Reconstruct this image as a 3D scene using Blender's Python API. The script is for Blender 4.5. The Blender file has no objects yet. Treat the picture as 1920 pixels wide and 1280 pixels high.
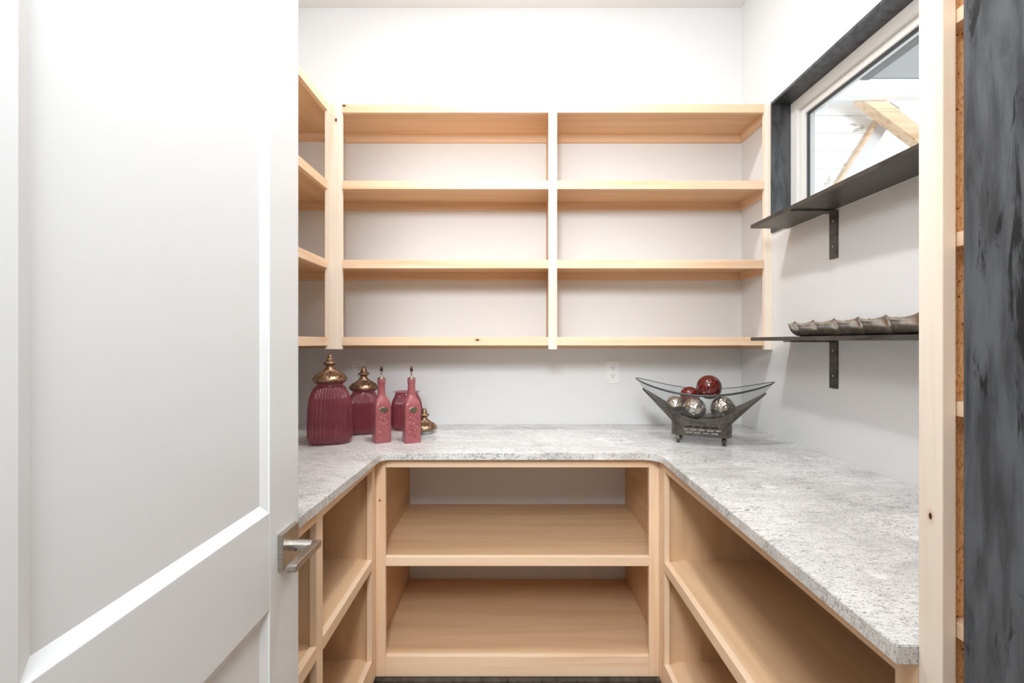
import bpy, bmesh, math, random
from mathutils import Vector, Matrix
random.seed(7)
PI = math.pi
S = bpy.context.scene
COL = S.collection

# ------------------------------------------------------------------ camera, world, lights, exposure
CZ = 1.3375                                   # eye height; h values below are measured from it
cam_d = bpy.data.cameras.new('camera'); cam = bpy.data.objects.new('camera', cam_d); COL.objects.link(cam)
cam_d.sensor_width = 36.0; cam_d.lens = 880.0 / 1920.0 * 36.0
cam_d.clip_start = 0.02; cam_d.clip_end = 100
cam.location = (0, 0, CZ); cam.rotation_euler = (PI/2, 0, 0)
S.camera = cam

W = bpy.data.worlds.new('world'); S.world = W; W.use_nodes = True
W.node_tree.nodes['Background'].inputs[0].default_value = (0.93, 0.97, 1.0, 1)
W.node_tree.nodes['Background'].inputs[1].default_value = 1.2

def area(name, loc, target, size, energy, color=(1, 1, 1), shape='DISK', size_y=None):
    d = bpy.data.lights.new(name, 'AREA'); d.shape = shape; d.size = size
    if size_y: d.size_y = size_y
    d.energy = energy; d.color = color
    o = bpy.data.objects.new(name, d); COL.objects.link(o); o.location = loc
    o.rotation_euler = (Vector(target) - Vector(loc)).to_track_quat('-Z', 'Y').to_euler()
    return o
area('ceiling_light', (0.0, 1.5, 3.03), (0.0, 1.5, 0), 0.16, 18, (0.93, 0.965, 1.0))
area('hall_light', (-0.12, -0.75, 2.45), (0.1, 2.2, 1.0), 0.6, 43, (0.91, 0.96, 1.0))
area('front_fill', (-0.12, 0.12, 2.25), (0.45, 2.2, 0.9), 0.3, 9, (0.91, 0.96, 1.0))  # added fill standing in for a flash, lifts the right wall
area('ceiling_fill', (0.0, 0.45, 2.2), (0.0, 0.46, 3.1), 0.3, 29, (0.91, 0.955, 1.0))  # unseen fill added to brighten the room by way of the ceiling
area('great_room_fill', (3.3, 2.4, 3.3), (3.2, 4.2, 3.0), 0.8, 28, (0.98, 0.99, 1.0))  # unseen lamp added to brighten the planks beyond the glass

vs = S.view_settings
vs.view_transform = 'Standard'; vs.look = 'None'; vs.gamma = 1.0; vs.use_curve_mapping = False
vs.exposure = 0.13

# ------------------------------------------------------------------ materials
def srgb(r, g, b):
    f = lambda c: (c/255/12.92) if c/255 <= 0.04045 else ((c/255+0.055)/1.055)**2.4
    return (f(r), f(g), f(b), 1)

class NT:
    def __init__(s, name):
        s.m = bpy.data.materials.new(name); s.m.use_nodes = True
        s.n = s.m.node_tree.nodes; s.l = s.m.node_tree.links
        s.p = s.n['Principled BSDF']; s.out = s.n['Material Output']
    def new(s, t, **kw):
        nd = s.n.new(t)
        for k, v in kw.items(): setattr(nd, k, v)
        return nd
    def link(s, a, b): s.l.new(a, b)
    def pos(s, scale=(1, 1, 1), offset_random=0.0):
        g = s.new('ShaderNodeNewGeometry'); src = g.outputs['Position']
        if offset_random:
            oi = s.new('ShaderNodeObjectInfo')
            mu = s.new('ShaderNodeMath', operation='MULTIPLY'); mu.inputs[1].default_value = offset_random
            s.link(oi.outputs['Random'], mu.inputs[0])
            ad = s.new('ShaderNodeVectorMath', operation='ADD')
            s.link(src, ad.inputs[0]); s.link(mu.outputs[0], ad.inputs[1]); src = ad.outputs[0]
        v = s.new('ShaderNodeVectorMath', operation='MULTIPLY'); v.inputs[1].default_value = scale
        s.link(src, v.inputs[0]); return v.outputs[0]
    def noise(s, vec, scale=1.0, detail=4, rough=0.5, dist=0.0):
        nd = s.new('ShaderNodeTexNoise'); nd.inputs['Scale'].default_value = scale
        nd.inputs['Detail'].default_value = detail; nd.inputs['Roughness'].default_value = rough
        nd.inputs['Distortion'].default_value = dist
        s.link(vec, nd.inputs['Vector']); return nd.outputs['Fac']
    def ramp(s, fac, stops):
        r = s.new('ShaderNodeValToRGB'); e = r.color_ramp.elements
        while len(e) < len(stops): e.new(0.5)
        for el, (p, c) in zip(e, stops):
            el.position = p; el.color = c if len(c) == 4 else (*c, 1)
        s.link(fac, r.inputs[0]); return r.outputs[0]
    def mix(s, fac, a, b, mode='MIX'):
        m = s.new('ShaderNodeMix', data_type='RGBA', blend_type=mode)
        for sock, v in ((m.inputs[0], fac), (m.inputs[6], a), (m.inputs[7], b)):
            if hasattr(v, 'is_output'): s.link(v, sock)
            else: sock.default_value = v
        return m.outputs[2]
    def bump(s, h, strength=0.1, dist=0.01):
        b = s.new('ShaderNodeBump'); b.inputs['Strength'].default_value = strength
        b.inputs['Distance'].default_value = dist
        s.link(h, b.inputs['Height']); s.link(b.outputs[0], s.p.inputs['Normal']); return b
    def base(s, c):
        if hasattr(c, 'is_output'): s.link(c, s.p.inputs['Base Color'])
        else: s.p.inputs['Base Color'].default_value = c
    def set(s, rough=None, metal=None, spec=None):
        if rough is not None: s.p.inputs['Roughness'].default_value = rough
        if metal is not None: s.p.inputs['Metallic'].default_value = metal
        if spec is not None: s.p.inputs['Specular IOR Level'].default_value = spec

def paint(name, col, rough=0.55, bump=0.04, scale=180):
    t = NT(name); t.base(col); t.set(rough=rough)
    if bump: t.bump(t.noise(t.pos(), scale, 3), bump, 0.002)
    return t.m

BLACK, WHITE = (0, 0, 0, 1), (1, 1, 1, 1)
KNOTS = [(-0.156, 2.114, CZ+0.007), (-0.793, 2.114, CZ+0.997), (-0.757, 2.114, CZ+1.062),
         (0.566, 0.635, CZ-0.236), (0.567, 1.782, CZ-0.911), (-0.51, 1.81, CZ-0.613)]
def wood(name, axis, c_light, c_dark, rough=0.45, knots=True, vary=0.5, fine=1.0):
    """Pale planed board with the grain along one axis, tinted per board, with a few knots."""
    t = NT(name)
    sc = [26*fine]*3; sc[axis] = 1.1
    v = t.pos(tuple(sc), 7.3)
    g = t.noise(v, 1.0, 5, 0.55, 0.6)
    c = t.ramp(g, [(0.30, c_dark), (0.52, c_light), (0.75, tuple(min(1, x*1.06) for x in c_light[:3]))])
    sc2 = [5.0]*3; sc2[axis] = 0.9
    blot = t.noise(t.pos(tuple(sc2), 3.1), 1.0, 2)
    c = t.mix(t.ramp(blot, [(0.42, BLACK), (0.75, (0.40, 0.40, 0.40))]), c, c_dark)
    oi = t.new('ShaderNodeObjectInfo')
    tint = t.ramp(oi.outputs['Random'], [(0.0, (1.03, 1.02, 1.0)), (0.5, (1, 0.985, 0.96)), (1.0, (1.0, 0.94, 0.88))])
    c = t.mix(vary, c, tint, 'MULTIPLY')
    if knots:
        for k in KNOTS:
            g_ = t.new('ShaderNodeNewGeometry')
            sub = t.new('ShaderNodeVectorMath', operation='SUBTRACT'); sub.inputs[1].default_value = k
            t.link(g_.outputs['Position'], sub.inputs[0])
            ms = t.new('ShaderNodeVectorMath', operation='MULTIPLY')
            s3 = [1.0]*3; s3[axis] = 0.55; ms.inputs[1].default_value = s3
            t.link(sub.outputs[0], ms.inputs[0])
            ln = t.new('ShaderNodeVectorMath', operation='LENGTH'); t.link(ms.outputs[0], ln.inputs[0])
            big = 0.42 if k[1] < 1 else (0.75 if k[2] > 1 else 0.4)
            mp = t.new('ShaderNodeMath', operation='DIVIDE'); mp.inputs[1].default_value = 0.02*big
            t.link(ln.outputs['Value'], mp.inputs[0])
            f = t.ramp(mp.outputs[0], [(0.0, WHITE), (0.24, WHITE), (0.34, (0.3, 0.3, 0.3)), (0.95, BLACK)])
            kc = t.ramp(mp.outputs[0], [(0.0, srgb(70, 35, 15)), (0.30, srgb(70, 35, 15)), (0.42, srgb(190, 105, 50)), (1.0, srgb(215, 150, 95))])
            c = t.mix(f, c, kc)
    t.base(c); t.set(rough=rough, spec=0.35)
    t.bump(g, 0.06, 0.003)
    return t.m
PL, PD = srgb(236, 207, 176), srgb(226, 184, 144)
M = {}
for ax, nm in enumerate('xyz'):
    M['pine_'+nm] = wood('pine_'+nm, ax, srgb(246, 233, 216) if nm == 'z' else PL, srgb(239, 214, 186) if nm == 'z' else PD)
    M['ply_'+nm] = wood('ply_'+nm, ax, srgb(229, 193, 155), srgb(215, 175, 133), rough=0.5, knots=False, fine=0.6)
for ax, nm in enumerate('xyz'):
    M['maple_'+nm] = wood('maple_'+nm, ax, srgb(246, 218, 188), srgb(236, 196, 158))  # same pine, with the light around the base cabinets put into its tone
M['timber'] = wood('timber', 0, srgb(222, 196, 168), srgb(188, 152, 116), knots=False)

def particle_board():
    t = NT('particle_board')
    a = t.noise(t.pos((1, 1, 0.45)), 320, 3, 0.6)
    c = t.ramp(a, [(0.28, srgb(190, 128, 78)), (0.45, srgb(226, 172, 118)), (0.62, srgb(238, 192, 140))])
    b = t.noise(t.pos(), 210, 1)
    c = t.mix(t.ramp(b, [(0.66, BLACK), (0.75, WHITE)]), c, srgb(120, 70, 36))
    t.base(c); t.set(rough=0.7); t.bump(a, 0.25, 0.002); return t.m
M['particle'] = particle_board()

def granite():
    t = NT('granite')
    v = t.pos((1.0, 1.9, 1.0))
    big = t.noise(v, 3.2, 6, 0.6, 1.1)
    c = t.ramp(big, [(0.28, srgb(190, 189, 188)), (0.45, srgb(218, 217, 214)), (0.58, srgb(231, 230, 227)), (0.78, srgb(240, 239, 237))])
    mid = t.noise(t.pos((1.0, 3.2, 1.6)), 34, 6, 0.72, 0.5)
    c = t.mix(t.ramp(mid, [(0.36, (0.55, 0.55, 0.55)), (0.49, BLACK)]), c, srgb(160, 158, 156))
    fine = t.noise(t.pos((1, 1.9, 1)), 190, 3, 0.7)
    c = t.mix(t.ramp(fine, [(0.36, (0.75, 0.75, 0.75)), (0.45, BLACK)]), c, srgb(104, 102, 100))
    # dark streaky veins, running across the counter
    vein = t.noise(t.pos((0.8, 3.6, 1.0)), 5.5, 7, 0.66, 1.6)
    vf = t.ramp(vein, [(0.482, BLACK), (0.498, (0.95, 0.95, 0.95)), (0.503, (0.95, 0.95, 0.95)), (0.519, BLACK)])
    gate = t.ramp(t.noise(t.pos((1, 1.5, 1)), 3.8, 3), [(0.47, BLACK), (0.58, WHITE)])
    sp = t.ramp(t.noise(t.pos(), 120, 2), [(0.42, BLACK), (0.56, WHITE)])
    f = t.mix(1.0, t.mix(1.0, vf, gate, 'MULTIPLY'), sp, 'MULTIPLY')
    c = t.mix(f, c, srgb(62, 60, 60))
    qz = t.ramp(t.noise(t.pos((1, 1.6, 1)), 7.0, 3, 0.5, 0.8), [(0.66, BLACK), (0.70, (0.8, 0.8, 0.8))])
    c = t.mix(qz, c, srgb(240, 240, 240))
    t.base(c); t.set(rough=0.16, spec=0.5); return t.m
M['granite'] = granite()

def steel(name, base=(0.045, 0.046, 0.05), patina=0.5, metal=0.75, rough=0.38, sc=(60, 60, 9)):
    t = NT(name)
    a = t.noise(t.pos(sc), 1.0, 6, 0.6, 0.3)
    hi = tuple(min(1, x*2.2) for x in base)
    c = t.ramp(a, [(0.35, base), (0.6, hi)])
    b = t.noise(t.pos(tuple(x*0.62 for x in sc)), 1.0, 7, 0.68, 0.8)
    c = t.mix(t.ramp(b, [(0.58, BLACK), (0.63, (patina,)*3)]), c, (0.012, 0.012, 0.013, 1))
    t.base(c); t.set(metal=metal, rough=rough)
    t.link(t.ramp(a, [(0.3, (rough*0.8,)*3), (0.7, (rough*1.35,)*3)]), t.p.inputs['Roughness'])
    return t.m
M['shelf_steel'] = steel('shelf_steel', (0.06, 0.057, 0.052), 0.25, sc=(30, 9, 30))
M['liner_steel'] = steel('liner_steel', (0.06, 0.062, 0.066), 0.4, sc=(40, 40, 8))
M['jamb_steel'] = steel('jamb_steel', (0.050, 0.052, 0.056), 0.95, metal=0.4, rough=0.42, sc=(110, 110, 18))

M['wall'] = paint('wall_paint', (0.80, 0.805, 0.805, 1), 0.6)
M['ceiling'] = paint('ceiling_paint', (0.79, 0.795, 0.80, 1), 0.7)
M['door'] = paint('door_paint', (0.74, 0.745, 0.74, 1), 0.32, 0.03, 60)
M['vinyl'] = paint('window_vinyl', (0.84, 0.83, 0.80, 1), 0.35, 0)
M['outlet'] = paint('outlet_plastic', (0.88, 0.88, 0.86, 1), 0.3, 0)
M['dark'] = paint('dark_slot', (0.03, 0.03, 0.03, 1), 0.6, 0)
M['gasket'] = paint('rubber_gasket', (0.05, 0.055, 0.06, 1), 0.5, 0)
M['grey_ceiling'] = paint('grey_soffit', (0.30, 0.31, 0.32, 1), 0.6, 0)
M['white_beam'] = paint('white_beam', (0.80, 0.80, 0.79, 1), 0.5, 0)
M['pale_trim'] = paint('pale_grey_trim', (0.62, 0.62, 0.64, 1), 0.5, 0)

def floor_mat():
    t = NT('floor_boards')
    v = t.pos((9, 1.2, 1)); a = t.noise(v, 2.0, 5, 0.6, 0.4)
    t.base(t.ramp(a, [(0.3, srgb(168, 146, 122)), (0.7, srgb(196, 176, 152))])); t.set(rough=0.4); return t.m
M['floor'] = floor_mat()

def plank_mat():
    t = NT('white_planks')
    a = t.noise(t.pos((1.2, 1, 14), 5.0), 1.5, 4)
    c = t.ramp(a, [(0.3, (0.80, 0.80, 0.79)), (0.7, (0.90, 0.90, 0.89))])
    k = t.noise(t.pos((3.2, 1, 7), 9.0), 1.6, 2)
    c = t.mix(t.ramp(k, [(0.63, BLACK), (0.68, (0.7, 0.7, 0.7))]), c, srgb(150, 140, 130))
    t.base(c); t.set(rough=0.6); return t.m
M['plank'] = plank_mat()

def nickel():
    t = NT('satin_nickel')
    a = t.noise(t.pos((40, 400, 400)), 1.0, 2)
    t.base(t.ramp(a, [(0.3, srgb(168, 162, 154)), (0.7, srgb(196, 190, 182))])); t.set(metal=1.0, rough=0.3); return t.m
M['nickel'] = nickel()

def thin_glass(name, tint, body=None, body_fac=0.0, rough=0.03, ior=1.5):
    """Clear or tinted glass sheet: transparency, Fresnel reflection and, for coloured glass, some body colour."""
    t = NT(name); t.n.remove(t.p)
    tr = t.new('ShaderNodeBsdfTransparent'); tr.inputs[0].default_value = tint
    gl = t.new('ShaderNodeBsdfGlossy'); gl.inputs['Roughness'].default_value = rough
    lw = t.new('ShaderNodeLayerWeight'); lw.inputs['Blend'].default_value = 0.5
    pw = t.new('ShaderNodeMath', operation='POWER'); pw.inputs[1].default_value = 4.0
    t.link(lw.outputs['Facing'], pw.inputs[0])
    fr = t.new('ShaderNodeMath', operation='MULTIPLY_ADD'); fr.inputs[1].default_value = 0.85; fr.inputs[2].default_value = 0.045
    t.link(pw.outputs[0], fr.inputs[0])
    cur = tr.outputs[0]
    if body:
        df = t.new('ShaderNodeBsdfDiffuse'); tl = t.new('ShaderNodeBsdfTranslucent')
        df.inputs[0].default_value = body; tl.inputs[0].default_value = body
        mm = t.new('ShaderNodeMixShader'); mm.inputs[0].default_value = 0.5
        t.link(df.outputs[0], mm.inputs[1]); t.link(tl.outputs[0], mm.inputs[2])
        m2 = t.new('ShaderNodeMixShader'); m2.inputs[0].default_value = body_fac
        t.link(cur, m2.inputs[1]); t.link(mm.outputs[0], m2.inputs[2]); cur = m2.outputs[0]
    m = t.new('ShaderNodeMixShader')
    t.link(fr.outputs[0], m.inputs[0]); t.link(cur, m.inputs[1]); t.link(gl.outputs[0], m.inputs[2])
    t.link(m.outputs[0], t.out.inputs[0]); return t.m
M['pane'] = thin_glass('window_glass', (0.96, 0.98, 0.98, 1))
M['bowl_glass'] = thin_glass('bowl_glass', (0.90, 0.92, 0.92, 1), (0.55, 0.58, 0.58, 1), 0.05)
M['bowl_rim'] = paint('bowl_glass_edge', (0.03, 0.042, 0.042, 1), 0.3, 0)
M['rose_glass'] = thin_glass('rose_glass', (0.90, 0.67, 0.72, 1), srgb(190, 104, 116), 0.24, 0.06)

def ceramic():
    t = NT('rose_ceramic')
    a = t.noise(t.pos(), 30, 3)
    t.base(t.ramp(a, [(0.35, srgb(150, 80, 84)), (0.65, srgb(160, 92, 94))])); t.set(rough=0.22); return t.m
M['ceramic'] = ceramic()
def bronze():
    t = NT('antique_bronze')
    a = t.noise(t.pos(), 90, 4, 0.6)
    t.base(t.ramp(a, [(0.35, srgb(104, 80, 62)), (0.6, srgb(176, 144, 116))])); t.set(metal=0.85, rough=0.33); return t.m
M['bronze'] = bronze()
M['pourer'] = paint('pourer_metal', srgb(190, 180, 170), 0.25, 0); M['pourer'].node_tree.nodes['Principled BSDF'].inputs['Metallic'].default_value = 1
M['cap'] = paint('pourer_cap', srgb(60, 32, 28), 0.25, 0)
M['medal'] = paint('medallion_enamel', srgb(84, 84, 68), 0.3, 0.3, 300)
M['plug'] = paint('grey_seal', srgb(165, 168, 165), 0.3, 0)

def hammered(name, c0, c1, scale, strength, rough=0.2, metal=1.0):
    t = NT(name)
    tc = t.new('ShaderNodeTexCoord')
    vo = t.new('ShaderNodeTexVoronoi', feature='SMOOTH_F1'); vo.inputs['Scale'].default_value = scale
    vo.inputs['Smoothness'].default_value = 0.25
    t.link(tc.outputs['Object'], vo.inputs['Vector'])
    t.base(t.ramp(vo.outputs['Distance'], [(0.1, c1), (0.75, c0)])); t.set(metal=metal, rough=rough)
    t.bump(vo.outputs['Distance'], strength, 0.004); return t.m
M['ball_silver'] = hammered('hammered_silver', srgb(176, 168, 156), srgb(236, 231, 224), 95, 0.7)
M['tray'] = hammered('hammered_tray', srgb(190, 184, 176), srgb(222, 216, 208), 60, 0.05, 0.27)
M['stand'] = steel('stand_metal', (0.062, 0.054, 0.046), 0.15, metal=0.5, rough=0.4, sc=(40, 40, 40))
def red_glass():
    t = NT('red_glass_ball')
    a = t.noise(t.pos(), 22, 3, 0.5, 2.5)
    t.base(t.ramp(a, [(0.35, srgb(70, 12, 11)), (0.55, srgb(92, 20, 17)), (0.72, srgb(128, 44, 36))])); t.set(rough=0.08, spec=0.8); return t.m
M['ball_red'] = red_glass()

# ------------------------------------------------------------------ object helpers
def meta(o, label=None, cat=None, group=None, kind=None):
    if label: o['label'] = label
    if cat: o['category'] = cat
    if group: o['group'] = group
    if kind: o['kind'] = kind
    return o
def thing(name, label=None, cat=None, loc=(0, 0, 0), rotz=0.0, group=None, kind=None):
    o = bpy.data.objects.new(name, None); COL.objects.link(o); o.empty_display_size = 0.05
    o.location = loc; o.rotation_euler = (0, 0, rotz)
    return meta(o, label, cat, group, kind)
def root_of(p):
    v = Vector((0, 0, 0))
    while p is not None:
        v += p.location; p = p.parent
    return v
def link(name, bm, mat, parent=None, loc=(0, 0, 0), smooth=False, local=True):
    me = bpy.data.meshes.new(name)
    bmesh.ops.recalc_face_normals(bm, faces=bm.faces)
    bm.to_mesh(me); bm.free()
    if smooth:
        for p in me.polygons: p.use_smooth = True
    o = bpy.data.objects.new(name, me); COL.objects.link(o)
    me.materials.append(mat)
    o.location = loc if local else Vector(loc) - root_of(parent)
    o.parent = parent
    return o
def box_bm(sx, sy, sz, bevel=0.0):
    bm = bmesh.new(); bmesh.ops.create_cube(bm, size=1.0)
    bmesh.ops.scale(bm, vec=(sx, sy, sz), verts=bm.verts)
    if bevel: bmesh.ops.bevel(bm, geom=bm.edges[:], offset=bevel, segments=2, profile=0.6, affect='EDGES')
    return bm
def box(name, x0, x1, y0, y1, z0, z1, mat, parent=None, bevel=0.0):
    """A board given by its world extents; its origin is its centre."""
    return link(name, box_bm(x1-x0, y1-y0, z1-z0, bevel), M[mat] if isinstance(mat, str) else mat, parent,
                ((x0+x1)/2, (y0+y1)/2, (z0+z1)/2), local=False)
def hbox(name, x0, x1, y0, y1, h0, h1, mat, parent=None, bevel=0.0):
    return box(name, x0, x1, y0, y1, CZ+h0, CZ+h1, mat, parent, bevel)
def prism_bm(poly, z0, z1):
    bm = bmesh.new()
    lo = [bm.verts.new((x, y, z0)) for x, y in poly]; hi = [bm.verts.new((x, y, z1)) for x, y in poly]
    n = len(poly)
    bm.faces.new(lo[::-1]); bm.faces.new(hi)
    for i in range(n): bm.faces.new((lo[i], lo[(i+1) % n], hi[(i+1) % n], hi[i]))
    return bm
def sup(th, n):
    c, s = math.cos(th), math.sin(th)
    return 1.0 / (abs(c)**n + abs(s)**n)**(1.0/n)
def turned(rings, seg=48, ribs=0, close_bottom=True, close_top=True):
    """rings: (z, half_width, squareness, rib_amplitude [, depth ratio])."""
    bm = bmesh.new(); rows = []
    for r in rings:
        z, a, n, amp = r[:4]; q = r[4] if len(r) > 4 else 1.0
        row = []
        for i in range(seg):
            th = 2*PI*i/seg
            k = a*sup(th, n)*(1 + amp*math.cos(ribs*th))
            row.append(bm.verts.new((k*math.cos(th), q*k*math.sin(th), z)))
        rows.append(row)
    for a, b in zip(rows, rows[1:]):
        for i in range(seg): bm.faces.new((a[i], a[(i+1) % seg], b[(i+1) % seg], b[i]))
    if close_bottom: bm.faces.new(rows[0][::-1])
    if close_top: bm.faces.new(rows[-1])
    return bm
def smooth_rings(keys, n=40):
    """Catmull-Rom through key rings so the outline is round."""
    out = []; K = len(keys)
    for i in range(K-1):
        p0, p1, p2, p3 = keys[max(0, i-1)], keys[i], keys[i+1], keys[min(K-1, i+2)]
        m = max(2, n//(K-1))
        for j in range(m):
            t = j/m
            out.append(tuple(0.5*((2*b)+(-a+c)*t+(2*a-5*b+4*c-d)*t*t+(-a+3*b-3*c+d)*t**3) for a, b, c, d in zip(p0, p1, p2, p3)))
    out.append(tuple(keys[-1])); return out
def tube_bm(pts, r, seg=8, closed=False):
    bm = bmesh.new(); pts = [Vector(p) for p in pts]; n = len(pts); rows = []
    for i, p in enumerate(pts):
        a = pts[(i-1) % n] if (closed or i > 0) else p; b = pts[(i+1) % n] if (closed or i < n-1) else p
        t = (b-a).normalized(); u = t.cross(Vector((0, 0, 1)))
        if u.length < 1e-4: u = t.cross(Vector((1, 0, 0)))
        u.normalize(); w = u.cross(t)
        rr = r[i] if isinstance(r, (list, tuple)) else r
        rows.append([bm.verts.new(p + rr*(math.cos(2*PI*k/seg)*u + math.sin(2*PI*k/seg)*w)) for k in range(seg)])
    for i in range(n if closed else n-1):
        A, B = rows[i], rows[(i+1) % n]
        for k in range(seg): bm.faces.new((A[k], A[(k+1) % seg], B[(k+1) % seg], B[k]))
    if not closed: bm.faces.new(rows[0][::-1]); bm.faces.new(rows[-1])
    return bm
def struct(o): o['kind'] = 'structure'; return o

# ------------------------------------------------------------------ room shell
XL, XR, YB, ZC = -1.13, 1.175, 2.404, CZ+1.708
YF0, YF1 = 0.14, 0.278                       # the front wall, with the doorway the camera looks through
struct(box('floor', -1.72, 1.72, -2.72, YB+0.12, -0.06, 0.0, 'floor'))
struct(box('ceiling', XL-0.12, XR+0.15, YF0, YB+0.12, ZC, ZC+0.08, 'ceiling'))
struct(box('wall_back', XL-0.12, XR+0.15, YB, YB+0.12, 0, ZC, 'wall'))
struct(box('wall_left', XL-0.12, XL, YF0, YB, 0, ZC, 'wall'))
WY0, WY1, WH0, WH1 = 0.90, 2.114, 0.490, 1.0746   # window hole, outside of the steel liner
XW = XR+0.15
wr = struct(thing('wall_right', loc=(XR, 1.3, 0)))
bm = bmesh.new()
def addbox(bm, x0, x1, y0, y1, z0, z1):
    r = bmesh.ops.create_cube(bm, size=1.0)['verts']
    bmesh.ops.scale(bm, vec=(x1-x0, y1-y0, z1-z0), verts=r)
    bmesh.ops.translate(bm, vec=((x0+x1)/2, (y0+y1)/2, (z0+z1)/2), verts=r)
addbox(bm, XR, XW, YF0, YB, 0, CZ+WH0); addbox(bm, XR, XW, YF0, YB, CZ+WH1, ZC)
addbox(bm, XR, XW, YF0, WY0, CZ+WH0, CZ+WH1); addbox(bm, XR, XW, WY1, YB, CZ+WH0, CZ+WH1)
bmesh.ops.translate(bm, vec=(-XR, -1.3, 0), verts=bm.verts)
bpy.data.objects.remove(wr)
wr = struct(link('wall_right', bm, M['wall'], None, (XR, 1.3, 0)))
DXL, DXR, DZ = -0.415, 0.27, 2.47            # clear doorway
bm = bmesh.new()
addbox(bm, XL, DXL-0.04, YF0, YF1, 0, ZC); addbox(bm, DXR+0.04, XR, YF0, YF1, 0, ZC)
addbox(bm, DXL-0.04, DXR+0.04, YF0, YF1, DZ+0.04, ZC)
struct(link('wall_front', bm, M['wall']))
# the unseen hall the camera stands in, added to keep world light out
struct(box('wall_hall_left', -1.72, -1.60, -2.6, YF0, 0, 3.0, 'wall'))
struct(box('wall_hall_right', 1.60, 1.72, -2.6, YF0, 0, 3.0, 'wall'))
struct(box('wall_hall_back', -1.72, 1.72, -2.72, -2.6, 0, 3.0, 'wall'))
struct(box('ceiling_hall', -1.72, 1.72, -2.72, YF0, 3.0, 3.08, 'ceiling'))
bm = bmesh.new()
addbox(bm, -1.72, XL-0.12, YF0, YF1, 0, 3.08); addbox(bm, XW, 1.72, YF0, YF1, 0, 3.08)
struct(link('wall_hall_front', bm, M['wall']))
# black steel doorway wrap (its right jamb fills the right edge of the picture)
t2 = struct(thing('trim_2', loc=(0, YF1, 0)))
o = box('jamb_plate', DXR, DXR+0.04, YF0-0.004, YF1+0.004, 0, DZ, 'jamb_steel', t2, 0.003)
box('jamb_plate', DXL-0.04, DXL, YF0-0.004, YF1, 0, DZ, 'jamb_steel', t2, 0.002)
box('head_plate', DXL-0.04, DXR+0.04, YF0-0.004, YF1, DZ, DZ+0.04, 'jamb_steel', t2, 0.002)
# black steel strip at the foot of the back cabinet
struct(hbox('baseboard_back', -0.526, 0.567, 1.788, 1.81, -CZ, -1.292, 'shelf_steel', None, 0.003))

# ------------------------------------------------------------------ white shaker door, standing open at the left
d = struct(thing('door_1', loc=(-0.432, 0.285, 0.01)))
DX, DY0, DY1, DT = -0.413, 0.285, 0.908, 2.44
SW = 0.109
def dbox(n, y0, y1, z0, z1, x0=DX-0.038, x1=DX, mat='door', par=d, bv=0.0015): return box(n, x0, x1, y0, y1, z0, z1, mat, par, bv)
dbox('stile', DY0, DY0+SW, 0.01, DT); dbox('stile', DY1-SW, DY1, 0.01, DT)
RZ = [(0.01, 0.25), (CZ-0.4576, CZ-0.291), (DT-0.12, DT)]
for z0, z1 in RZ: dbox('rail', DY0+SW, DY1-SW, z0, z1)
for (z0, z1) in ((RZ[0][1], RZ[1][0]), (RZ[1][1], RZ[2][0])):
    y0, y1 = DY0+SW, DY1-SW
    dbox('panel', y0, y1, z0, z1, DX-0.028, DX-0.0085, bv=0)
    # sloped moulding round the recessed panel
    bm = bmesh.new(); e = 0.016
    outer = [(y0, z0), (y1, z0), (y1, z1), (y0, z1)]; inner = [(y0+e, z0+e), (y1-e, z0+e), (y1-e, z1-e), (y0+e, z1-e)]
    vo = [bm.verts.new((DX-0.0015, y, z)) for y, z in outer]; vi = [bm.verts.new((DX-0.0085, y, z)) for y, z in inner]
    vb = [bm.verts.new((DX-0.0085, y, z)) for y, z in outer]
    for i in range(4):
        j = (i+1) % 4
        bm.faces.new((vo[i], vo[j], vi[j], vi[i])); bm.faces.new((vb[i], vb[j], vo[j], vo[i])); bm.faces.new((vi[i], vi[j], vb[j], vb[i]))
    link('moulding', bm, M['door'], d, (0, 0, 0), local=False)
rose = hbox('handle_rose', DX, DX+0.010, 0.826, 0.888, -0.404, -0.340, 'nickel', d, 0.0012)
bm = bmesh.new(); bmesh.ops.create_cone(bm, cap_ends=True, segments=28, radius1=0.0105, radius2=0.0105, depth=0.042, matrix=Matrix.Rotation(PI/2, 4, 'Y'))
link('lever_stem', bm, M['nickel'], rose, (DX+0.010+0.018, 0.858, CZ-0.372), local=False)
hbox('lever', DX+0.042, DX+0.060, 0.768, 0.872, -0.379, -0.367, 'nickel', rose, 0.003)
bm = bmesh.new(); bmesh.ops.create_cone(bm, cap_ends=True, segments=10, radius1=0.0022, radius2=0.0022, depth=0.002, matrix=Matrix.Rotation(PI/2, 4, 'X'))
link('grub_screw', bm, M['dark'], rose, (DX+0.022, 0.8475, CZ-0.376), local=False)

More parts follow.
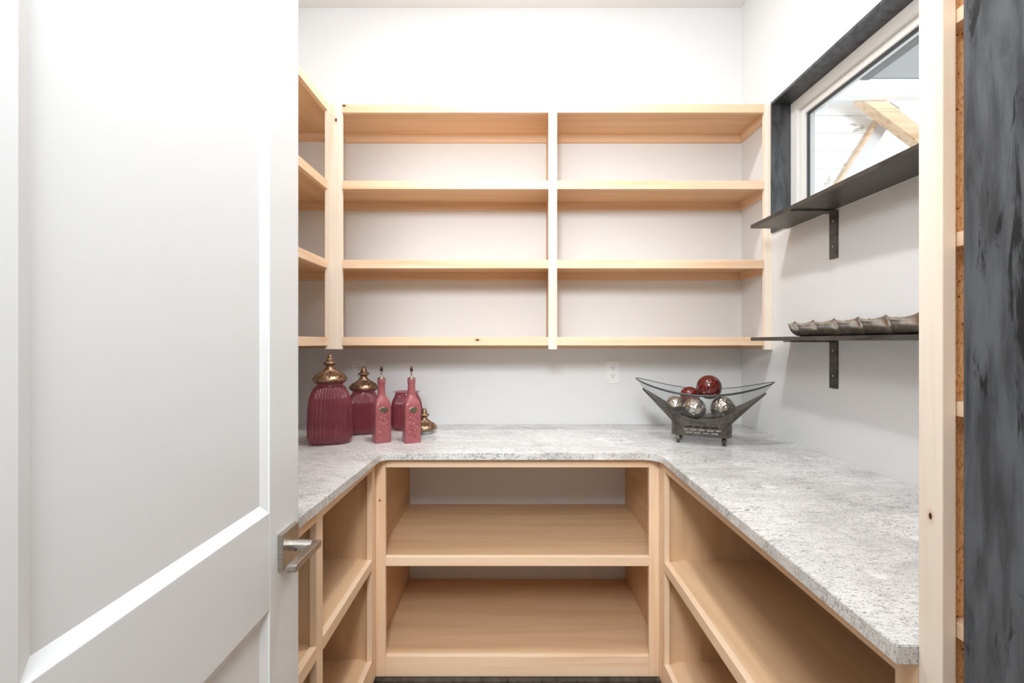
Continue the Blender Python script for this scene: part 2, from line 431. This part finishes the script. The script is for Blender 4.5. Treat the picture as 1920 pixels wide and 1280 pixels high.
# ------------------------------------------------------------------ window in the right wall with steel liner
t1 = struct(thing('trim_1', loc=(XR, 1.5, CZ+WH0)))
LP, LX0, LX1 = 0.008, XR-0.010, XR+0.075
hbox('jamb_plate', LX0, LX1, WY1-LP, WY1-0.0002, WH0+LP, WH1-0.012, 'liner_steel', t1)
hbox('jamb_plate', LX0, LX1, WY0, WY0+LP, WH0+LP, WH1-0.012, 'liner_steel', t1)
hbox('head_plate', LX0, LX1, WY0, WY1-0.0002, WH1-0.012, WH1, 'liner_steel', t1)
hbox('sill_plate', LX0, LX1, WY0, WY1-0.0002, WH0, WH0+LP, 'liner_steel', t1)
w1 = struct(thing('window_1', loc=(XR+0.1, 1.5, CZ+WH0)))
def ring(name, x0, x1, y0, y1, h0, h1, wd, mat, par, bv=0.002):
    hs = 1
    bm = bmesh.new()
    o = [(y0, h0), (y1, h0), (y1, h1), (y0, h1)]; i = [(y0+wd, h0+wd), (y1-wd, h0+wd), (y1-wd, h1-wd), (y0+wd, h1-wd)]
    V = {}
    for k, x in ((0, x0), (1, x1)):
        for nm, pts in (('o', o), ('i', i)):
            V[nm, k] = [bm.verts.new((x, y, CZ+h)) for y, h in pts]
    for a in range(4):
        b = (a+1) % 4
        bm.faces.new((V['o', 0][a], V['o', 0][b], V['i', 0][b], V['i', 0][a]))
        bm.faces.new((V['o', 1][a], V['i', 1][a], V['i', 1][b], V['o', 1][b]))
        bm.faces.new((V['o', 0][a], V['o', 1][a], V['o', 1][b], V['o', 0][b]))
        bm.faces.new((V['i', 0][a], V['i', 0][b], V['i', 1][b], V['i', 1][a]))
    bmesh.ops.recalc_face_normals(bm, faces=bm.faces)
    if bv: bmesh.ops.bevel(bm, geom=[e for e in bm.edges if e.calc_face_angle(0) > 1.0], offset=bv, segments=2, affect='EDGES')
    return link(name, bm, M[mat], par, (0, 0, 0), local=False)
FY0, FY1, FH0, FH1 = WY0+LP, WY1-LP, WH0+LP, WH1-0.012
ring('window_frame', XR+0.075, XW-0.004, FY0, FY1, FH0, FH1, 0.046, 'vinyl', w1)
ring('sash', XR+0.094, XW-0.012, FY0+0.046, FY1-0.046, FH0+0.046, FH1-0.046, 0.028, 'vinyl', w1)
ring('gasket', XR+0.102, XR+0.112, FY0+0.074, FY1-0.074, FH0+0.074, FH1-0.074, 0.007, 'gasket', w1, 0)
hbox('pane', XR+0.105, XR+0.109, FY0+0.081, FY1-0.081, FH0+0.081, FH1-0.081, 'pane', w1)

# the big room beyond the window: plank gable wall, tie beam, brace, soffit
gw = struct(thing('wall_beyond', loc=(2.4, 4.2, CZ+1.2)))
def diag(h): return 3.28 + (h-2.0)*0.634
ph = 0.6; PW = 0.158
while ph < 2.9:
    h1 = ph+PW-0.0035
    bm = bmesh.new()
    pts = [(2.2, ph), (diag(ph)-0.02, ph), (diag(h1)-0.02, h1), (2.2, h1)]
    fr = [bm.verts.new((x, 4.2, CZ+h)) for x, h in pts]; bk = [bm.verts.new((x, 4.225, CZ+h)) for x, h in pts]
    bm.faces.new(fr); bm.faces.new(bk[::-1])
    for i in range(4): bm.faces.new((fr[i], bk[i], bk[(i+1) % 4], fr[(i+1) % 4]))
    link('plank', bm, M['plank'], gw, (0, 0, 0), local=False)
    ph += PW
box('backing', 2.2, 2.9, 4.226, 4.24, CZ+0.6, CZ+1.35, 'white_beam', gw)
def slanted(name, a, b, wd, y0, y1, mat, parent=None):
    """A straight timber in a plane facing the camera wall, from (x,h) a to b."""
    A, B = Vector((a[0], 0, a[1])), Vector((b[0], 0, b[1])); L = (B-A).length; ang = math.atan2(b[1]-a[1], b[0]-a[0])
    bm = box_bm(L, y1-y0, wd, 0.004); bmesh.ops.rotate(bm, cent=(0, 0, 0), matrix=Matrix.Rotation(-ang, 3, 'Y'), verts=bm.verts)
    return link(name, bm, M[mat], parent, ((a[0]+b[0])/2, (y0+y1)/2, CZ+(a[1]+b[1])/2), local=False)
t3 = struct(thing('trim_3', loc=(3.0, 4.15, CZ+1.5)))
slanted('rake_board', (diag(0.8)+0.055, 0.8), (diag(2.1)+0.055, 2.1), 0.105, 4.16, 4.22, 'pale_trim', t3)
slanted('edge_strip', (diag(0.8)-0.02, 0.8), (diag(2.1)-0.02, 2.1), 0.022, 4.13, 4.199, 'timber', t3)
br = slanted('timber_brace', (2.98, 2.10), (4.3, 1.10), 0.115, 3.96, 4.06, 'timber')
meta(br, 'pale timber brace running diagonally beyond the window glass', 'brace')
tb = struct(hbox('trim_4', 2.2, 5.2, 3.86, 3.955, 2.03, 2.16, 'white_beam', None, 0.004))
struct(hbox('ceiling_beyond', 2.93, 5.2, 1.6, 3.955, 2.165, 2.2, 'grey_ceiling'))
struct(hbox('trim_5', 2.86, 2.93, 1.6, 3.85, 2.145, 2.22, 'gasket'))

# ------------------------------------------------------------------ upper shelving on the back wall
FYB = 2.114                                   # face of the upper units
TOPS = (1.069, 0.7247, 0.368, 0.020)
ub = thing('wall_shelving', 'open pine shelving of two bays across the back wall', 'shelving', (0.17, YB, CZ))
hbox('stile', -0.843, -0.766, FYB, FYB+0.019, -0.035, 1.072, 'pine_z', ub, 0.001)
hbox('stile', 0.1645, 0.2030, FYB, FYB+0.019, -0.035, 1.069, 'pine_z', ub, 0.001)
hbox('stile', 1.137, XR-0.0005, FYB, FYB+0.019, -0.037, 1.069, 'pine_z', ub, 0.001)
hbox('divider', 0.175, 0.193, FYB+0.019, YB-0.0005, -0.018, 1.069, 'ply_z', ub)
for k, top in enumerate(TOPS):
    for x0, x1, px0, px1 in ((-0.766, 0.1645, -0.8498, 0.175), (0.2030, 1.137, 0.193, XR-0.0005)):
        hbox('nosing', x0, x1, FYB+0.0008, FYB+0.019, top-0.038, top, 'pine_x', ub, 0.001)
        hbox('shelf', px0, px1, FYB+0.019, YB-0.0005, top-0.018, top-0.0005, 'ply_x', ub)
        hbox('cleat', px0, px1-(0.018 if px1 > 1 else 0), YB-0.019, YB-0.0005, top-0.056, top-0.018, 'pine_x', ub)
    hbox('cleat', XR-0.0185, XR-0.0005, FYB+0.019, YB-0.0005, top-0.056, top-0.018, 'pine_y', ub)
ul = thing('wall_shelving', 'open pine shelving on the left wall, half hidden behind the white door', 'shelving', (XL, 1.5, CZ))
LFX = -0.831
hbox('stile', LFX-0.019, LFX, 1.00, 1.039, -0.035, 1.08, 'pine_z', ul, 0.001)
hbox('end_panel', XL+0.0005, LFX-0.019, 1.01, 1.028, -0.018, 1.08, 'ply_z', ul)
for k, top in enumerate((1.078,)+TOPS[1:]):
    hbox('nosing', LFX-0.019, LFX, 1.039, FYB-0.0005, top-0.038, top, 'pine_y', ul, 0.001)
    hbox('shelf', XL+0.0005, LFX-0.019, 1.028, YB-0.0005, top-0.018, top-0.0005, 'ply_y', ul)
    hbox('cleat', XL+0.0005, XL+0.0185, 1.028, YB-0.0005, top-0.056, top-0.018, 'pine_y', ul)
    hbox('cleat', XL+0.0185, LFX-0.019, YB-0.0190, YB-0.0005, top-0.056, top-0.018, 'pine_x', ul)

# ------------------------------------------------------------------ base cabinets
CT0, CT1 = -0.4495, -0.4235                   # underside and top of the stone
FY = 1.81
bb = thing('base_cabinet', 'open pine base cabinet with two shelves along the back wall', 'cabinet', (0.02, FY, 0))
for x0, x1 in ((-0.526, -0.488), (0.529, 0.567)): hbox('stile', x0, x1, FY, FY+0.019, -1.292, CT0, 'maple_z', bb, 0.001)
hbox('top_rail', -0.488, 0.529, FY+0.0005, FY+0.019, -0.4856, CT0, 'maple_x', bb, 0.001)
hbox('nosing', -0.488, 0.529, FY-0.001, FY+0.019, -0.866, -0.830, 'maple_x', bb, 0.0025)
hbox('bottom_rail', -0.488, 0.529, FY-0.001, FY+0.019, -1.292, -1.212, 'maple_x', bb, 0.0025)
hbox('side_panel', -0.541, -0.523, FY+0.019, YB-0.0005, -CZ, CT0, 'ply_y', bb)
hbox('side_panel', 0.579, 0.597, FY+0.019, YB-0.0005, -CZ, CT0, 'ply_y', bb)
for top in (-0.832, -1.215): hbox('shelf', -0.523, 0.579, FY+0.019, YB-0.0005, top-0.018, top, 'ply_x', bb)

bl = thing('base_cabinet', 'open pine base cabinet on the left, beside the door handle', 'cabinet', (-0.8, 1.3, 0))
LF = -0.526
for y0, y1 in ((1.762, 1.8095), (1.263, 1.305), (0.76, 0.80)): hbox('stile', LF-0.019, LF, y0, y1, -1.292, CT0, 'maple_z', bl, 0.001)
for y0, y1, q0, q1 in ((0.80, 1.263, 0.788, 1.275), (1.305, 1.762, 1.293, 1.777)):
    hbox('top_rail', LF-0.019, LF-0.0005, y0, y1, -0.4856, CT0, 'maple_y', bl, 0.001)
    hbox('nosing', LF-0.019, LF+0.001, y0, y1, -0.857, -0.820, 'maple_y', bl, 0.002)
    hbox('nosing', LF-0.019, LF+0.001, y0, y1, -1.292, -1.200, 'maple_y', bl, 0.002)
    for top in (-0.822, -1.203): hbox('shelf', XL+0.0005, LF-0.019, q0, q1, top-0.018, top, 'ply_y', bl)
for y0, y1 in ((0.770, 0.788), (1.275, 1.293), (1.777, 1.795)): hbox('side_panel', XL+0.0005, LF-0.019, y0, y1, -CZ, CT0, 'ply_z', bl)

brc = thing('base_cabinet', 'long open pine base cabinet on the right, under the wide stone counter', 'cabinet', (0.87, 1.2, 0))
RF = 0.567
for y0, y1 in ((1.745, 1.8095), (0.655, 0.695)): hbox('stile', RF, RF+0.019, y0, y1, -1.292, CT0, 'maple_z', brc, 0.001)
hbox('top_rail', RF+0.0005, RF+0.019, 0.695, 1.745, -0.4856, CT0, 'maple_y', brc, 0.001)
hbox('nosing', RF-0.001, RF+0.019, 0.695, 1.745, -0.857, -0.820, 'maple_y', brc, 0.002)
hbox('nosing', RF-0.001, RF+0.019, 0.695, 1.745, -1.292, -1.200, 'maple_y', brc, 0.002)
for top in (-0.822, -1.203): hbox('shelf', RF+0.019, XR-0.0005, 0.693, 1.765, top-0.018, top, 'ply_y', brc)
for y0, y1 in ((0.656, 0.674), (1.765, 1.783)): hbox('side_panel', RF+0.019, XR-0.0005, y0, y1, -CZ, CT0, 'ply_z', brc)

# ------------------------------------------------------------------ stone countertop, one U-shaped slab
def fillet(p, a, b, r, n=8):
    p, a, b = Vector(p), Vector(a), Vector(b)
    u, v = (a-p).normalized(), (b-p).normalized()
    half = u.angle(v)/2; t = r/math.tan(half); c = p + (u+v).normalized()*(r/math.sin(half))
    s, e = p+u*t-c, p+v*t-c; out = []
    ang = s.angle_signed(e)
    for i in range(n+1):
        q = s.copy(); q.rotate(Matrix.Rotation(-ang*i/n, 2)); out.append(tuple(c+q))
    return out
cl, cr = (-0.4945, 1.783), (0.556, 1.783)
ln, rn = (-0.522, 0.75), (0.536, 0.654)
poly = [(XL+0.0005, YB-0.0005), (XL+0.0005, 0.75), ln]
poly += fillet(cl, ln, cr, 0.04) + fillet(cr, cl, rn, 0.06)
poly += fillet(rn, cr, (0.8, 0.654), 0.004, 3) + [(XR-0.0005, 0.654), (XR-0.0005, YB-0.0005)]
bm = prism_bm(poly, CZ+CT0, CZ+CT1)
bmesh.ops.recalc_face_normals(bm, faces=bm.faces)
bmesh.ops.bevel(bm, geom=[e for e in bm.edges if abs(e.verts[0].co.z-e.verts[1].co.z) < 1e-6 and e.verts[0].co.z > CZ+CT0+0.01], offset=0.0015, segments=2, affect='EDGES')
ct = link('countertop', bm, M['granite'])
meta(ct, 'pale grey speckled granite countertop running in a U along three walls', 'countertop')
ZT = CZ+CT1

# ------------------------------------------------------------------ tall shelving beside the doorway (right)
ts = thing('tall_shelving', 'tall pine shelving with a particle board side, between counter and black steel jamb', 'shelving', (0.88, 0.5, 0))
hbox('stile', 0.566, 0.584, 0.617, 0.6535, -CZ, 1.3, 'pine_z', ts, 0.0015)
hbox('side_panel', 0.584, XR-0.0005, 0.632, 0.650, -CZ, 1.3, 'particle', ts)
hbox('side_panel', 0.584, XR-0.0005, 0.300, 0.318, -CZ, 1.3, 'particle', ts)
for top in (1.02, 0.73, 0.438, 0.144, -0.0795, -0.371, -0.66, -0.96, -1.22):
    hbox('nosing', 0.586, 0.604, 0.318, 0.632, top-0.019, top, 'pine_y', ts, 0.001)
    hbox('shelf', 0.604, XR-0.0005, 0.318, 0.632, top-0.018, top-0.0005, 'ply_y', ts)

# ------------------------------------------------------------------ black steel wall shelves with angle brackets
def bracket(parent, h):
    b0 = 0.1745
    hbox_ = link('bracket', bracket_bm(h), M['shelf_steel'], parent, (XR, 1.71, CZ+h), local=False)
    for dz in (0.036, 0.128):
        bm = bmesh.new(); bmesh.ops.create_cone(bm, cap_ends=True, segments=12, radius1=0.0045, radius2=0.003, depth=0.0025, matrix=Matrix.Rotation(-PI/2, 4, 'Y'))
        link('screw', bm, M['nickel'], hbox_, (XR-0.0065, 1.71, CZ+h-dz), local=False)
    return hbox_
def bracket_bm(h):
    bm = bmesh.new()
    addbox(bm, -0.005, -0.0003, -0.021, 0.021, -0.173, -0.005)
    addbox(bm, -0.175, -0.0003, -0.021, 0.021, -0.005, -0.0002)
    return bm
SH = []
for h, lab in ((0.475, 'black steel wall shelf at the window sill, upper of the two'), (0.003, 'black steel wall shelf carrying the silver tray, lower of the two')):
    s = thing('steel_shelf', lab, 'shelf', (XR, 1.4, CZ+h))
    hbox('shelf_plate', 1.004, XR-(0.0105 if h > 0.3 else 0.0003), 0.70, 1.975, h, h+0.0145, 'shelf_steel', s, 0.0008)
    bracket(s, h); SH.append(s)

# silver tray of pleated cells on the lower steel shelf
def tray_bm():
    """Boat-shaped tray: each cell bulges between pinched seams, its rim folded outwards at the corners."""
    bm = bmesh.new(); cells, per, pitch = 8, 16, 0.104
    prof = [(0.0, 0.0), (0.018, 0.0), (0.030, 0.0015), (0.040, 0.008), (0.047, 0.017), (0.0515, 0.027), (0.0535, 0.036), (0.055, 0.042), (0.0615, 0.0505)]
    N = cells*per; rows = []
    for i in range(N+1):
        s = i/per; p = s-math.floor(s); y = -s*pitch
        bulge = math.sin(PI*p)**0.55 if 0 < p < 1 else 0.0
        e = min(i, N-i)/(per*0.85); ef = math.sin(min(1.0, e)*PI/2)**0.75
        half = []
        for k, (x, z) in enumerate(prof):
            q = k/(len(prof)-1)
            xx = x - 0.010*(1-bulge)*min(1, q*1.6)
            zz = z - (0.006*bulge*q if k >= 6 else 0)
            if k == len(prof)-1: zz += 0.005*(1-bulge); xx += 0.004*(1-bulge)
            xx *= 0.12+0.88*ef
            zz = zz + (1-ef)*(0.050-zz)
            half.append((xx, zz))
        row = [bm.verts.new((-x, y, z)) for x, z in half[:0:-1]] + [bm.verts.new((x, y, z)) for x, z in half]
        rows.append(row)
    for a, b in zip(rows, rows[1:]):
        for j in range(len(a)-1): bm.faces.new((a[j], a[j+1], b[j+1], b[j]))
    bmesh.ops.recalc_face_normals(bm, faces=bm.faces)
    bmesh.ops.solidify(bm, geom=bm.faces[:], thickness=0.002)
    zmin = min(v.co.z for v in bm.verts)
    bmesh.ops.translate(bm, vec=(0, 0, -zmin), verts=bm.verts)
    return bm
tr = link('tray', tray_bm(), M['tray'], None, (1.088, 1.815, CZ+0.0178), smooth=True)
meta(tr, 'long silver metal tray of pleated cells on the lower black shelf', 'tray')

# ------------------------------------------------------------------ wall outlets
for X, lab in ((0.5156, 'white wall outlet left of the glass bowl'), (-0.783, 'white wall outlet behind the bronze-lidded jars')):
    o = thing('wall_outlet', lab, 'outlet', (X, YB, CZ-0.156), 0, 'outlets on the back wall')
    bm = box_bm(0.070, 0.005, 0.118, 0.0016)
    plate = link('plate', bm, M['outlet'], o, (0, -0.0026, 0))
    for dz in (0.0195, -0.0195):
        bm = turned([(0, 0.0165, 3.2, 0, 0.86), (0.002, 0.0165, 3.2, 0, 0.86)], 28)
        bmesh.ops.rotate(bm, cent=(0, 0, 0), matrix=Matrix.Rotation(PI/2, 3, 'X'), verts=bm.verts)
        rc = link('receptacle', bm, M['outlet'], o, (0, -0.0050, dz))
        bm = bmesh.new()
        addbox(bm, -0.0075, -0.0055, -0.0030, -0.0018, -0.001, 0.0075); addbox(bm, 0.0055, 0.0075, -0.0030, -0.0018, 0.0, 0.0070)
        addbox(bm, -0.0022, 0.0022, -0.0030, -0.0018, -0.0095, -0.0050)
        link('slot', bm, M['dark'], rc, (0, 0, 0))

# ------------------------------------------------------------------ rose glass canisters with bronze lids
def lid_bm(R):
    k = R/0.070
    keys = [(0.000, 0.052, 2, 0), (0.000, 0.061, 2, 0), (0.004, 0.067, 2, 0), (0.010, 0.070, 2, 0), (0.016, 0.0695, 2, 0), (0.019, 0.065, 2, 0), (0.022, 0.0635, 2, 0),
            (0.026, 0.0605, 2, 0.02), (0.029, 0.056, 2, 0.05), (0.034, 0.046, 2, 0.08), (0.040, 0.036, 2, 0.09), (0.047, 0.0275, 2, 0.07), (0.051, 0.0225, 2, 0.02),
            (0.055, 0.0225, 2, 0), (0.058, 0.018, 2, 0), (0.064, 0.0165, 2, 0), (0.070, 0.0175, 2, 0), (0.073, 0.023, 2, 0.0), (0.078, 0.0270, 2, 0.04), (0.082, 0.0255, 2, 0.04), (0.086, 0.018, 2, 0.0),
            (0.089, 0.0140, 2, 0), (0.092, 0.0165, 2, 0), (0.096, 0.0165, 2, 0), (0.099, 0.0115, 2, 0), (0.103, 0.0118, 2, 0), (0.108, 0.0108, 2, 0), (0.112, 0.0085, 2, 0), (0.1155, 0.003, 2, 0)]
    return turned([(z*k, r*k, n, a) for z, r, n, a in keys], 96, 24)
def jar(name, label, x, y, rz, half, height, rn, lid_R, sq=3.6):
    t = thing(name, label, 'jar', (x, y, ZT), rz, 'rose glass jars on the counter')
    H = height; w = half; A = 0.030
    keys = [(0.000, 0.78*w, sq, 0), (0.004, 0.88*w, sq, 0), (0.05*H, 0.955*w, sq, A*0.3), (0.14*H, 0.995*w, sq, A), (0.30*H, 1.0*w, sq, A), (0.50*H, 0.985*w, sq, A), (0.66*H, 0.945*w, sq, A),
            (0.77*H, 0.88*w, sq*0.92, A), (0.86*H, 0.77*w, 2.9, A), (0.915*H, 0.5*(0.77*w+rn), 2.4, 0.5*A), (0.945*H, rn*1.02, 2.0, 0), (0.97*H, rn, 2, 0), (0.985*H, rn*1.05, 2, 0), (1.0*H, rn*1.17, 2, 0)]
    out = smooth_rings(keys, 52)
    th = 0.004
    inner = [(max(z, 0.006), max(0.005, a-th), n, amp*0.6) for z, a, n, amp in out[::-1] if z > 0.008]
    rings = out + [(H+0.001, rn*1.12, 2, 0)] + inner
    link('jar_body', turned(rings, 320, 40), M['rose_glass'], t, (0, 0, 0), smooth=True)
    if lid_R:
        lo = link('lid', lid_bm(lid_R), M['bronze'], t, (0, 0, H+0.0015), smooth=True)
    return t
jar('glass_jar', 'tallest rose glass jar, bronze lidded, nearest the door', -0.770, 1.985, math.radians(24), 0.088, 0.252, 0.054, 0.070)
jar('glass_jar', 'medium rose glass jar with bronze lid, behind the left bottle', -0.690, 2.185, math.radians(20), 0.074, 0.198, 0.052, 0.066)
jar('glass_jar', 'lidless rose glass jar standing behind the right bottle', -0.513, 2.285, math.radians(20), 0.072, 0.180, 0.055, None)
# the loose lid lying beside the open jar
ll = thing('jar_lid', 'loose bronze lid set down right of the open jar', 'lid', (-0.4066, 2.175, ZT), 0)
link('seal_ring', turned([(0, 0.040, 2, 0), (0.002, 0.042, 2, 0), (0.016, 0.044, 2, 0)], 40), M['plug'], ll, (0, 0, 0.0002), smooth=False)['label'] = 'grey seal under the bronze lid'
o = link('lid', lid_bm(0.060), M['bronze'], ll, (0, 0, 0.0165), smooth=True)

# ------------------------------------------------------------------ rose ceramic oil bottles
def bottle(label, x, y, rz):
    t = thing('oil_bottle', label, 'bottle', (x, y, ZT), rz, 'rose ceramic oil bottles')
    a = 0.0335
    keys = [(0.000, a*0.93, 9, 0), (0.003, a, 9, 0), (0.05, a, 9, 0), (0.10, a, 9, 0), (0.145, a, 9, 0), (0.160, a*0.97, 7, 0), (0.172, a*0.88, 4.5, 0), (0.184, a*0.70, 3, 0), (0.194, a*0.55, 2.3, 0),
            (0.203, 0.0168, 2, 0), (0.225, 0.0160, 2, 0), (0.246, 0.0155, 2, 0), (0.249, 0.0165, 2, 0), (0.262, 0.0168, 2, 0), (0.2645, 0.0155, 2, 0)]
    link('bottle_body', turned(smooth_rings(keys, 56), 72), M['ceramic'], t, (0, 0, 0), smooth=True)
    f = -a
    # moulded fruit and leaf relief on the front face
    bm = bmesh.new()
    blobs = [(-0.008, 0.104, 0.010, 0.012, 25), (0.006, 0.098, 0.009, 0.014, -30), (-0.010, 0.082, 0.012, 0.009, 40), (0.004, 0.076, 0.010, 0.010, 0),
             (0.014, 0.086, 0.007, 0.011, -20), (-0.006, 0.114, 0.006, 0.009, 10), (0.010, 0.112, 0.010, 0.005, 35), (-0.014, 0.044, 0.009, 0.009, 0),
             (0.008, 0.050, 0.007, 0.011, 15), (0.000, 0.060, 0.006, 0.010, -25), (0.013, 0.064, 0.008, 0.006, 30), (-0.015, 0.066, 0.006, 0.009, -15)]
    for bx, bz, rx, rzz, an in blobs:
        vs_ = bmesh.ops.create_uvsphere(bm, u_segments=12, v_segments=8, radius=1.0)['verts']
        bmesh.ops.scale(bm, vec=(rx, 0.0026, rzz), verts=vs_)
        bmesh.ops.rotate(bm, cent=(0, 0, 0), matrix=Matrix.Rotation(math.radians(an), 3, 'Y'), verts=vs_)
        bmesh.ops.translate(bm, vec=(bx, f, bz), verts=vs_)
    for sx, z0, z1 in ((0.003, 0.022, 0.056), (0.010, 0.024, 0.052), (-0.003, 0.028, 0.050)):
        addbox(bm, sx-0.0012, sx+0.0012, f-0.0016, f+0.001, z0, z1)
    link('relief', bm, M['ceramic'], t, (0, 0, 0), smooth=True)
    bm = turned([(0, 0.0185, 2, 0, 0.66), (0.002, 0.0185, 2, 0, 0.66), (0.003, 0.0165, 2, 0, 0.64)], 36)
    bmesh.ops.rotate(bm, cent=(0, 0, 0), matrix=Matrix.Rotation(PI/2, 3, 'X'), verts=bm.verts)
    md = link('medallion', bm, M['bronze'], t, (0, f, 0.139), smooth=False)
    bm = turned([(0, 0.0145, 2, 0, 0.60), (0.0012, 0.0135, 2, 0, 0.58)], 32)
    bmesh.ops.rotate(bm, cent=(0, 0, 0), matrix=Matrix.Rotation(PI/2, 3, 'X'), verts=bm.verts)
    link('medallion_face', bm, M['medal'], md, (0, -0.0028, 0))['label'] = 'dark green-grey oval face of the medallion'
    po = link('pourer', turned(smooth_rings([(0.2645, 0.0125, 2, 0), (0.266, 0.0165, 2, 0), (0.2695, 0.0168, 2, 0), (0.272, 0.010, 2, 0), (0.276, 0.0048, 2, 0), (0.285, 0.0036, 2, 0), (0.298, 0.0034, 2, 0)], 24), 28), M['pourer'], t, (0, 0, 0), smooth=True)
    link('pourer_cap', turned(smooth_rings([(0.297, 0.0045, 2, 0), (0.301, 0.0064, 2, 0), (0.312, 0.0056, 2, 0), (0.3185, 0.0035, 2, 0)], 12), 20), M['cap'], po, (0, 0, 0), smooth=True)
    return t
bottle('rose ceramic oil bottle standing in front of the medium jar', -0.552, 1.985, math.radians(31))
bottle('rose ceramic oil bottle standing in front of the lidless jar', -0.425, 1.985, math.radians(25))

# ------------------------------------------------------------------ glass boat bowl in its metal stand
BC, BR = (0.807, 2.0), math.radians(-24)
def loft(base, rim, rows, seg, bulge=0.0, bottom=True, skip=None):
    bm = bmesh.new(); R = []
    for j in range(rows+1):
        q = j/rows
        row = []
        for i in range(seg):
            th = 2*PI*i/seg
            b, r = base(th), rim(th)
            p = b.lerp(r, q); k = bulge*math.sin(PI*q)
            p.x += k*math.cos(th)*0.6; p.y += k*math.sin(th); p.z -= k*0.6
            row.append(bm.verts.new(p))
        R.append(row)
    for j in range(rows):
        for i in range(seg):
            if skip and skip(i, j): continue
            bm.faces.new((R[j][i], R[j][(i+1) % seg], R[j+1][(i+1) % seg], R[j+1][i]))
    if bottom: bm.faces.new(R[0][::-1])
    return bm
def boat(a, b, z_mid, z_tip, p=2.0, pt=1.25):
    def f(th):
        c, s = math.cos(th), math.sin(th)
        return Vector((a*c, b*math.copysign(abs(s)**pt, s), z_mid+(z_tip-z_mid)*abs(c)**p))
    return f
st = thing('bowl_stand', 'dark bronze metal cradle on ring feet holding the glass bowl', 'stand', (*BC, ZT), BR)
def sbase(z, a=0.118, b=0.090, n=4.5):
    def f(th):
        k = sup(th, n); return Vector((a*k*math.cos(th)*1.0, b*k*math.sin(th), z))
    return f
# lower box with pierced slots on its long sides
SEG = 96
def slots(i, j):
    th = 2*PI*i/SEG; s = math.sin(th)
    x = math.cos(th)*sup(th, 4.5)
    if abs(s) < 0.6 or abs(x) > 0.62: return False
    return j in (2, 4, 6) and (i + (1 if j == 4 else 0)*2) % 4 != 0
bm = loft(sbase(0.034), sbase(0.088), 9, SEG, 0, False, slots)
bmesh.ops.recalc_face_normals(bm, faces=bm.faces); bmesh.ops.solidify(bm, geom=bm.faces[:], thickness=0.0025)
link('base_band', bm, M['stand'], st)
bm = prism_bm([(p.x*0.97, p.y*0.97) for p in (sbase(0)(2*PI*i/SEG) for i in range(SEG))], 0.086, 0.089)
link('floor_plate', bm, M['stand'], st)
bm = loft(sbase(0.087), boat(0.245, 0.100, 0.102, 0.214, 1.7, 1.05), 14, SEG, 0.0, False)
bmesh.ops.recalc_face_normals(bm, faces=bm.faces); bmesh.ops.solidify(bm, geom=bm.faces[:], thickness=0.0025)
link('cradle', bm, M['stand'], st, smooth=True)
for fx, fy in ((-0.088, -0.066), (0.088, -0.066), (-0.088, 0.066), (0.088, 0.066)):
    rg = [(0.0095*math.cos(2*PI*k/20), 0, 0.0225+0.0105*math.sin(2*PI*k/20)) for k in range(20)]
    ft = link('foot', tube_bm(rg, 0.0018, 6, True), M['stand'], st, (fx, fy, 0), smooth=True)
    ft.rotation_euler = (0, 0, math.radians(24))
    link('foot_pad', turned([(0, 0.0085, 2, 0), (0.004, 0.0085, 2, 0), (0.006, 0.005, 2, 0), (0.0112, 0.004, 2, 0)], 16), M['stand'], ft, (0, 0, 0))
bw = thing('glass_bowl', 'clear boat-shaped glass bowl with upswept ends in the metal stand', 'bowl', (*BC, ZT+0.090), BR)
grim = boat(0.273, 0.150, 0.118, 0.170, 1.9, 1.15)
bm = loft(sbase(0.001, 0.113, 0.072, 3.0), grim, 16, SEG, 0.010, True)
link('bowl_shell', bm, M['bowl_glass'], bw, smooth=True)
link('rim', tube_bm([grim(2*PI*i/SEG) for i in range(SEG)], [0.0015+0.0030*max(0, -math.sin(2*PI*i/SEG)) for i in range(SEG)], 8, True), M['bowl_rim'], bw, smooth=True)['label'] = 'dark green edge of the glass'

def ball(label, s, t, z, r, mat, rough=0):
    c, q = math.cos(BR), math.sin(BR)
    x, y = BC[0]+c*s-q*t, BC[1]+q*s+c*t
    bm = bmesh.new(); bmesh.ops.create_icosphere(bm, subdivisions=4, radius=r)
    o = link('decorative_ball', bm, M[mat], None, (x, y, ZT+z), smooth=True)
    o.rotation_euler = (random.random()*3, random.random()*3, 0)
    meta(o, label, 'ball', 'decorative balls in the bowl'); return o
ball('hammered silver ball at the left end of the bowl', -0.107, 0.004, 0.145, 0.0405, 'ball_silver')
ball('hammered silver ball in the middle, nearest the front of the bowl', -0.026, -0.037, 0.1415, 0.046, 'ball_silver')
ball('hammered silver ball at the right end of the bowl', 0.083, 0.0, 0.1445, 0.049, 'ball_silver')
ball('glossy dark red ball on top, rising above the rim', 0.030, 0.012, 0.2290, 0.051, 'ball_red')
ball('smaller red ball sunk behind the silver balls', -0.050, 0.060, 0.182, 0.042, 'ball_red')
